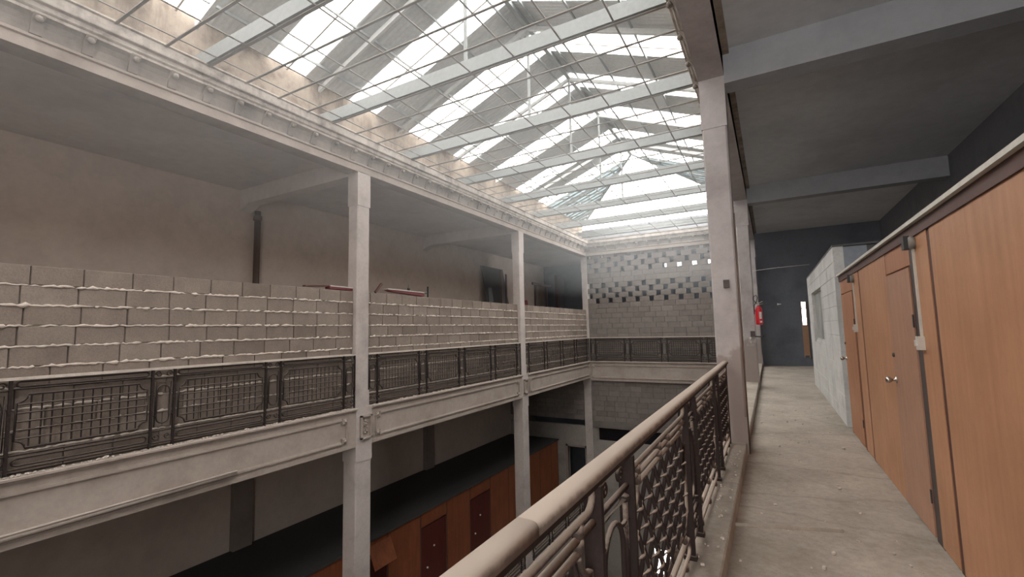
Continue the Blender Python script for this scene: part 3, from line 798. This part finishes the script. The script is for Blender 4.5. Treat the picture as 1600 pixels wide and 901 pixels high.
def pdoor(name, y0, y1, mat, label):
    t = thing(name, (XP, y0, ZF), label, 'door', 'doors in the partition')
    a = MB(); a.box(-.006,.034, .008, y1-y0-.008, .03, 2.27); a.build('door_leaf', mat, t)
    w_ = y1-y0
    a = MB(); Mx = Matrix.Translation((-.006, w_-.07, 1.22)) @ Matrix.Rotation(-PI/2,4,'Y')
    a.lathe([(.034,0),(.034,.006),(.014,.012),(.012,.035),(.024,.045),(.033,.06),(.031,.078),(.018,.088),(.002,.09)], Mx, 16); a.build('door_knob', M_CHROME, t)
    a = MB(); Mx = Matrix.Translation((-.006, w_-.07, 1.47)) @ Matrix.Rotation(-PI/2,4,'Y')
    a.lathe([(.022,0),(.022,.01),(.014,.016),(.002,.017)], Mx, 12); a.build('lock', M_BATT2, t)
    a = MB(); a.box(-.012,.0,.004,.02,1.75,1.86); a.box(-.012,.0,.004,.02,.3,.41); a.build('hinge', M_BATT2, t)
    return t
pdoor('partition_door', 5.11, 6.03, M_DOORW, 'nearer pinkish brown door in the orange partition, with chrome knob')
pdoor('partition_door', 8.29, 9.45, M_DOORA, 'farther red brown door in the partition beside the whitish cabin')
def conduit(y, ztop, zbot, label, s=1.0):
    t = thing('cable_conduit', (XP, y, 0), label, 'conduit', 'white cable conduits')
    a = MB(); a.box(-.018,-.0,-.008,.008,zbot+.02,ztop-.05); a.build('trunking', M_WHITE, t)
    a = MB(); a.box(-.045,.0,-.035,.03,zbot-.08,zbot+.03); a.box(-.06,-.045,-.012,.012,zbot-.05,zbot); a.build('switch', M_WHITE, t)
    a = MB(); a.lathe([(.055,0),(.055,.03),(.045,.04),(.002,.041)], Matrix.Translation((-.0,-.01,ztop)) @ Matrix.Rotation(-PI/2,4,'Y'), 14); a.build('round_box', plain('grey_box', (.25,.24,.22,1), .6), t)
    a = MB(); a.box(-.07,-.03,-.02,.06,ztop-.05,ztop+.06); a.build('clamp', M_BLACK, t)
conduit(4.90, 2.30, 1.50, 'nearer white cable conduit with switch, beside the pinkish door')
conduit(8.08, 2.28, 1.60, 'farther white cable conduit with small switch on the partition')

# whitish cabin beyond the partition
cb = thing('block_cabin', (0,0,0), 'whitish painted block cabin beyond the orange partition', 'cabin')
R2 = random.Random(8); a = MB(); x0, x1, ya, yb, zt = 1.06, 1.22, 9.95, 16.5, 3.02
wy0, wy1, wz0, wz1 = 12.6, 15.2, 1.22, 2.50
z = ZF; r_ = 0
while z < zt - .02:
    z2 = min(zt, z+.264); y = ya - (r_%2)*.3
    while y < yb:
        s0, s1 = max(ya,y), min(yb,y+.6)
        for u0, u1 in ([(s0,min(s1,wy0)),(max(s0,wy1),s1)] if (z2 > wz0+.1 and z < wz1-.1) else [(s0,s1)]):
            if u1-u0 > .03: a.mbox(Matrix.Translation(((x0+x1)/2+R2.uniform(-.002,.002),(u0+u1)/2,(z+z2)/2)) @ Matrix.Rotation(PI,4,'Z'), x1-x0, u1-u0-.003, z2-z-.003, .004)
        y += .6
    z = z2; r_ += 1
a.box(x0+.03, x1, ya, wy0, ZF, zt); a.box(x0+.03, x1, wy1, yb, ZF, zt); a.box(x0+.03, x1, wy0, wy1, ZF, wz0); a.box(x0+.03, x1, wy0, wy1, wz1, zt)
a.box(x1, XBR-.2, yb-.15, yb, ZF, zt)
a.build('side_wall', M_WCAB, cb)
a = MB(); a.box(x1, 1.56, ya, ya+.06, ZF, zt-.01); a.build('front_sheet', M_BLUEG, cb)
a = MB(); a.box(1.56, 3.6, ya+.005, ya+.055, ZF, zt-.01); a.build('front_board', M_GREYB, cb)
a = MB(); a.box(x0-.0, 3.7, ya-.03, yb, zt, zt+.035); a.build('roof_board', M_GREYB, cb)
wn = MB()
for b_ in ((wy0,wy0+.06,wz0,wz1),(wy1-.06,wy1,wz0,wz1),(wy0,wy1,wz0,wz0+.05),(wy0,wy1,wz1-.05,wz1),(13.85,13.91,wz0,wz1)): wn.box(x0+.05,x0+.1,*b_)
wf = wn.build('window_frame', M_WCAB, cb)
a = MB(); a.box(x0+.075,x0+.085,wy0+.05,wy1-.05,wz0+.05,wz1-.05); a.build('pane', M_WINP, wf)

# ================================================================== SMALL THINGS ON THE COLUMNS
a = MB(); a.box(-.56,-.48,7.375-.035,7.375,2.20,2.32)
tag(a.build('junction_box', M_BATT2), 'small dark junction box on the big grey column', 'junction box')
a = MB(); a.tube([(-.358,7.39,ZF+.0),(-.358,7.39,3.3)], .008, 8)
tag(a.build('cable_pipe', M_BRPIPE), 'thin brown cable pipe up the lower right edge of the big grey column', 'pipe')
# fire extinguisher hung on the second column
fe = thing('fire_extinguisher', (-.265, 15.17, 1.66), 'red fire extinguisher hung on the second grey column', 'fire extinguisher')
a = MB(); a.lathe([(.07,0),(.092,.015),(.095,.05),(.095,.42),(.085,.48),(.05,.53),(.03,.545)], Matrix.Identity(4), 20); a.build('cylinder', M_RED, fe)
a = MB(); a.lathe([(.03,0),(.03,.05),(.02,.06),(.02,.08)], Matrix.Translation((0,0,.54)), 12); a.bar((-.02,0,.61),(.12,-.03,.68), .02,.02); a.bar((-.02,0,.59),(.12,-.03,.60), .02,.015); a.build('valve', M_CHROME, fe)
a = MB(); a.tube([(-.02,-.02,.6),(-.08,-.05,.66),(-.12,-.06,.74),(-.10,-.06,.83),(-.04,-.05,.86),(-.01,-.05,.78),(-.05,-.06,.66),(-.11,-.07,.55),(-.115,-.05,.3)], .012, 8); a.build('hose', M_BLACK, fe)
a = MB(); a.box(.012,.07,-.102,-.07,.17,.37); a.box(.02,.07,-.102,-.07,.06,.11); a.build('paper_label', plain('pale_label', (.6,.62,.58,1), .6), fe)
a = MB(); a.box(-.11,.02,.04,.1,.38,.44); a.build('bracket', M_BLACK, fe)
el = thing('socket_box', (-.46, 15.2, 1.32), 'small brown box with a dark arm low on the second grey column', 'electrical box')
a = MB(); a.box(-.06,.06,-.02,.065,.0,.16); a.build('box', M_BATT2, el)
a = MB(); a.tube([(.06,.0,.0),(.24,-.02,-.01),(.28,-.01,.03)], .018, 8); a.build('arm', M_BLACK, el)
a = MB(); a.lathe([(.004,-.04),(.03,-.02),(.03,.02),(.004,.04)], Matrix.Translation((-.06,-.02,-.05)), 10); a.lathe([(.004,-.04),(.022,-.02),(.022,.02),(.004,.04)], Matrix.Translation((-.06,-.02,-.17)), 10); a.build('white_fitting', M_WHITE, el)
a = MB(); a.tube([(-.35,15.25,3.25),(.3,15.2,3.29),(1.06,15.1,3.30)], .006, 5)
tag(a.build('hanging_wire', M_WHITE), 'thin pale wire stretched across the passage above the cabin wall', 'wire')

# ================================================================== THINGS IN THE UPPER LEFT GALLERY
def plank(name, loc, rot, dims, mat, label, cat, group=None):
    a = MB(); a.mbox(Matrix.Identity(4), *dims, .004); o = a.build(name, mat); o.location = loc; o.rotation_euler = rot
    return tag(o, label, cat, group)
t = thing('boxed_tabletop', (XL-.23, 6.77, 2.65), 'pale edged maroon board with dark end lying on the near block wall top', 'board')
a = MB(); a.mbox(Matrix.Translation((0,.3,.066)) @ Matrix.Rotation(-.015,4,'X'), .18,.62,.03); a.build('pale_top', M_COL, t)
a = MB(); a.mbox(Matrix.Translation((0,.3,.025)) @ Matrix.Rotation(-.015,4,'X'), .17,.62,.05); a.build('maroon_side', M_MAROON, t)
a = MB(); a.bar((0,-.6,.03),(0,0,.07), .10,.03); a.build('dark_end', M_BATT, t)
t = thing('clamped_board', (XL-.23, 8.5, 2.65), 'maroon board with pale top and a dark clamp lying on the middle block wall', 'board')
a = MB(); a.mbox(Matrix.Translation((0,.7,.115)) @ Matrix.Rotation(-.01,4,'X'), .18,1.4,.03); a.build('pale_top', M_COL, t)
a = MB(); a.prism([(.15,.06),(1.4,.0),(1.4,.1),(.0,.1)], -.08, .08, 'x'); a.build('maroon_side', M_MAROON, t)
a = MB(); a.bar((0,1.4,.1),(0,1.65,.1), .03,.03); a.bar((0,1.65,.0),(0,1.65,.3), .03,.03); a.build('clamp', M_BLACK, t)
a = MB(); a.lathe([(.02,0),(.04,.02),(.04,.06),(.01,.09),(.008,.16)], Matrix.Translation((0,.85,.13)), 10); a.build('knob', M_BLACK, t)
plank('leaning_stick', (XL-.24, 8.27, 2.78), (-.75,0,0), (.05,.05,.32), M_BATT, 'short dark stick leaning just right of the nearest left column', 'stick')
plank('door_panel', (XB+.55, 20.9, 2.5), (0,-.18,0), (.05,2.2,5.2), M_GREYB, 'tall dark board leaning on the back wall left of the second column', 'board', 'boards leaning in the left gallery')
plank('wood_post', (XB+.86, 20.6, 2.45), (-.27,-.18,0), (.12,.16,5.2), M_PLANK, 'long reddish post leaning against the tall dark board', 'post', 'boards leaning in the left gallery')
plank('wood_post', (XB+.86, 21.05, 2.4), (-.30,-.18,0), (.08,.10,5.0), M_PLANK, 'thinner post leaning beside the long reddish one', 'post', 'boards leaning in the left gallery')
plank('maroon_sheet', (XB+1.3, 22.5, 1.6), (0,-.12,0), (.04,1.0,3.5), M_MAROON, 'low maroon sheet leaning behind the second left column', 'board', 'boards leaning in the left gallery')
a = MB(); a.prism([(-.55,0),(.62,0),(-.25,3.86),(-.5,3.86)], -.03, .03, 'x'); o = a.build('tapered_board', M_GREYB); o.location = (-11.5, 18.75, ZF)
tag(o, 'dark tapering board showing its tip above the middle block wall', 'board')
def frame(name, x, y0, y1, zt, label):
    t = thing(name, (x, y0, ZF), label, 'door frame', 'door frames stored in the left gallery'); h = zt-ZF
    for u in (0, y1-y0-.12):
        a = MB(); a.box(0,.1,u,u+.12,0,h); a.build('jamb', M_BATT2, t)
    a = MB(); a.box(0,.1,-.3,y1-y0+.6,h-.14,h); a.build('head', M_BATT2, t)
frame('door_frame', -11.6, 23.3, 24.9, 4.35, 'dark door frame standing in the far bay of the left gallery')
a = MB(); a.box(-11.6,-11.4,26.2,26.5,ZF,5.05); tag(a.build('standing_post', M_BATT2), 'dark upright post at the far end of the left gallery', 'post')
a = MB(); a.box(-11.6,-11.5,26.52,27.5,ZF,5.0); tag(a.build('standing_sheet', M_GREYB), 'grey upright sheet beside the dark post at the far end of the left gallery', 'board')

# ================================================================== LOWER CABIN ROW
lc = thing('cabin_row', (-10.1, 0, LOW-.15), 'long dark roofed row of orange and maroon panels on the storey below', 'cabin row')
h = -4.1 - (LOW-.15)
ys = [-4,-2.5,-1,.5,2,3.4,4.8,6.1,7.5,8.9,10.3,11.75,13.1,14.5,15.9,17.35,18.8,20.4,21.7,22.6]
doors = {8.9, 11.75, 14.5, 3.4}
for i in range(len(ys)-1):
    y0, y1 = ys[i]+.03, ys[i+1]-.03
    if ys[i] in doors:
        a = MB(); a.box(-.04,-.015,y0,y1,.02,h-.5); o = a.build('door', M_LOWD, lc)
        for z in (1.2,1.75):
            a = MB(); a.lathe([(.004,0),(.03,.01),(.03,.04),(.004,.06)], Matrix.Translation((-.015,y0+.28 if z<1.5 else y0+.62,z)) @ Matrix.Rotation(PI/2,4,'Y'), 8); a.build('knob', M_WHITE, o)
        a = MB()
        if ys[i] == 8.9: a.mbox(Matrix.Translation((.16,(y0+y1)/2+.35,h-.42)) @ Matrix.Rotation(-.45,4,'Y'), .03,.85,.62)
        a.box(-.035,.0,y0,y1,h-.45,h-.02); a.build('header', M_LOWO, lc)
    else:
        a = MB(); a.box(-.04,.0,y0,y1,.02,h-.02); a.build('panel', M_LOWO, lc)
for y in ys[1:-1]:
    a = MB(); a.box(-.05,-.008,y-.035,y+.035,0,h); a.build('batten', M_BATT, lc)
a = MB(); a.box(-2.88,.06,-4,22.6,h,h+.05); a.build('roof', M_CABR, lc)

# ================================================================== ADDED HAZE IMITATING LENS GLARE
def haze(dens):
    m = bpy.data.materials.new('glare_haze'); m.use_nodes = True; nt = m.node_tree
    nt.nodes.remove(nt.nodes['Principled BSDF'])
    v = nt.nodes.new('ShaderNodeVolumeScatter'); v.inputs['Density'].default_value = dens; v.inputs['Anisotropy'].default_value = .25
    v.inputs['Color'].default_value = (.86,.94,1.0,1)
    nt.links.new(v.outputs[0], nt.nodes['Material Output'].inputs['Volume'])
    a = MB(); a.box(XL+.3, XR-.3, Y0+.1, YE-.35, 3.1, ZG-.12); o = a.build('added_haze', m); return tag(o, 'thin added haze imitating lens glare under the atrium roof', 'haze', None, 'stuff')
haze(HAZE)
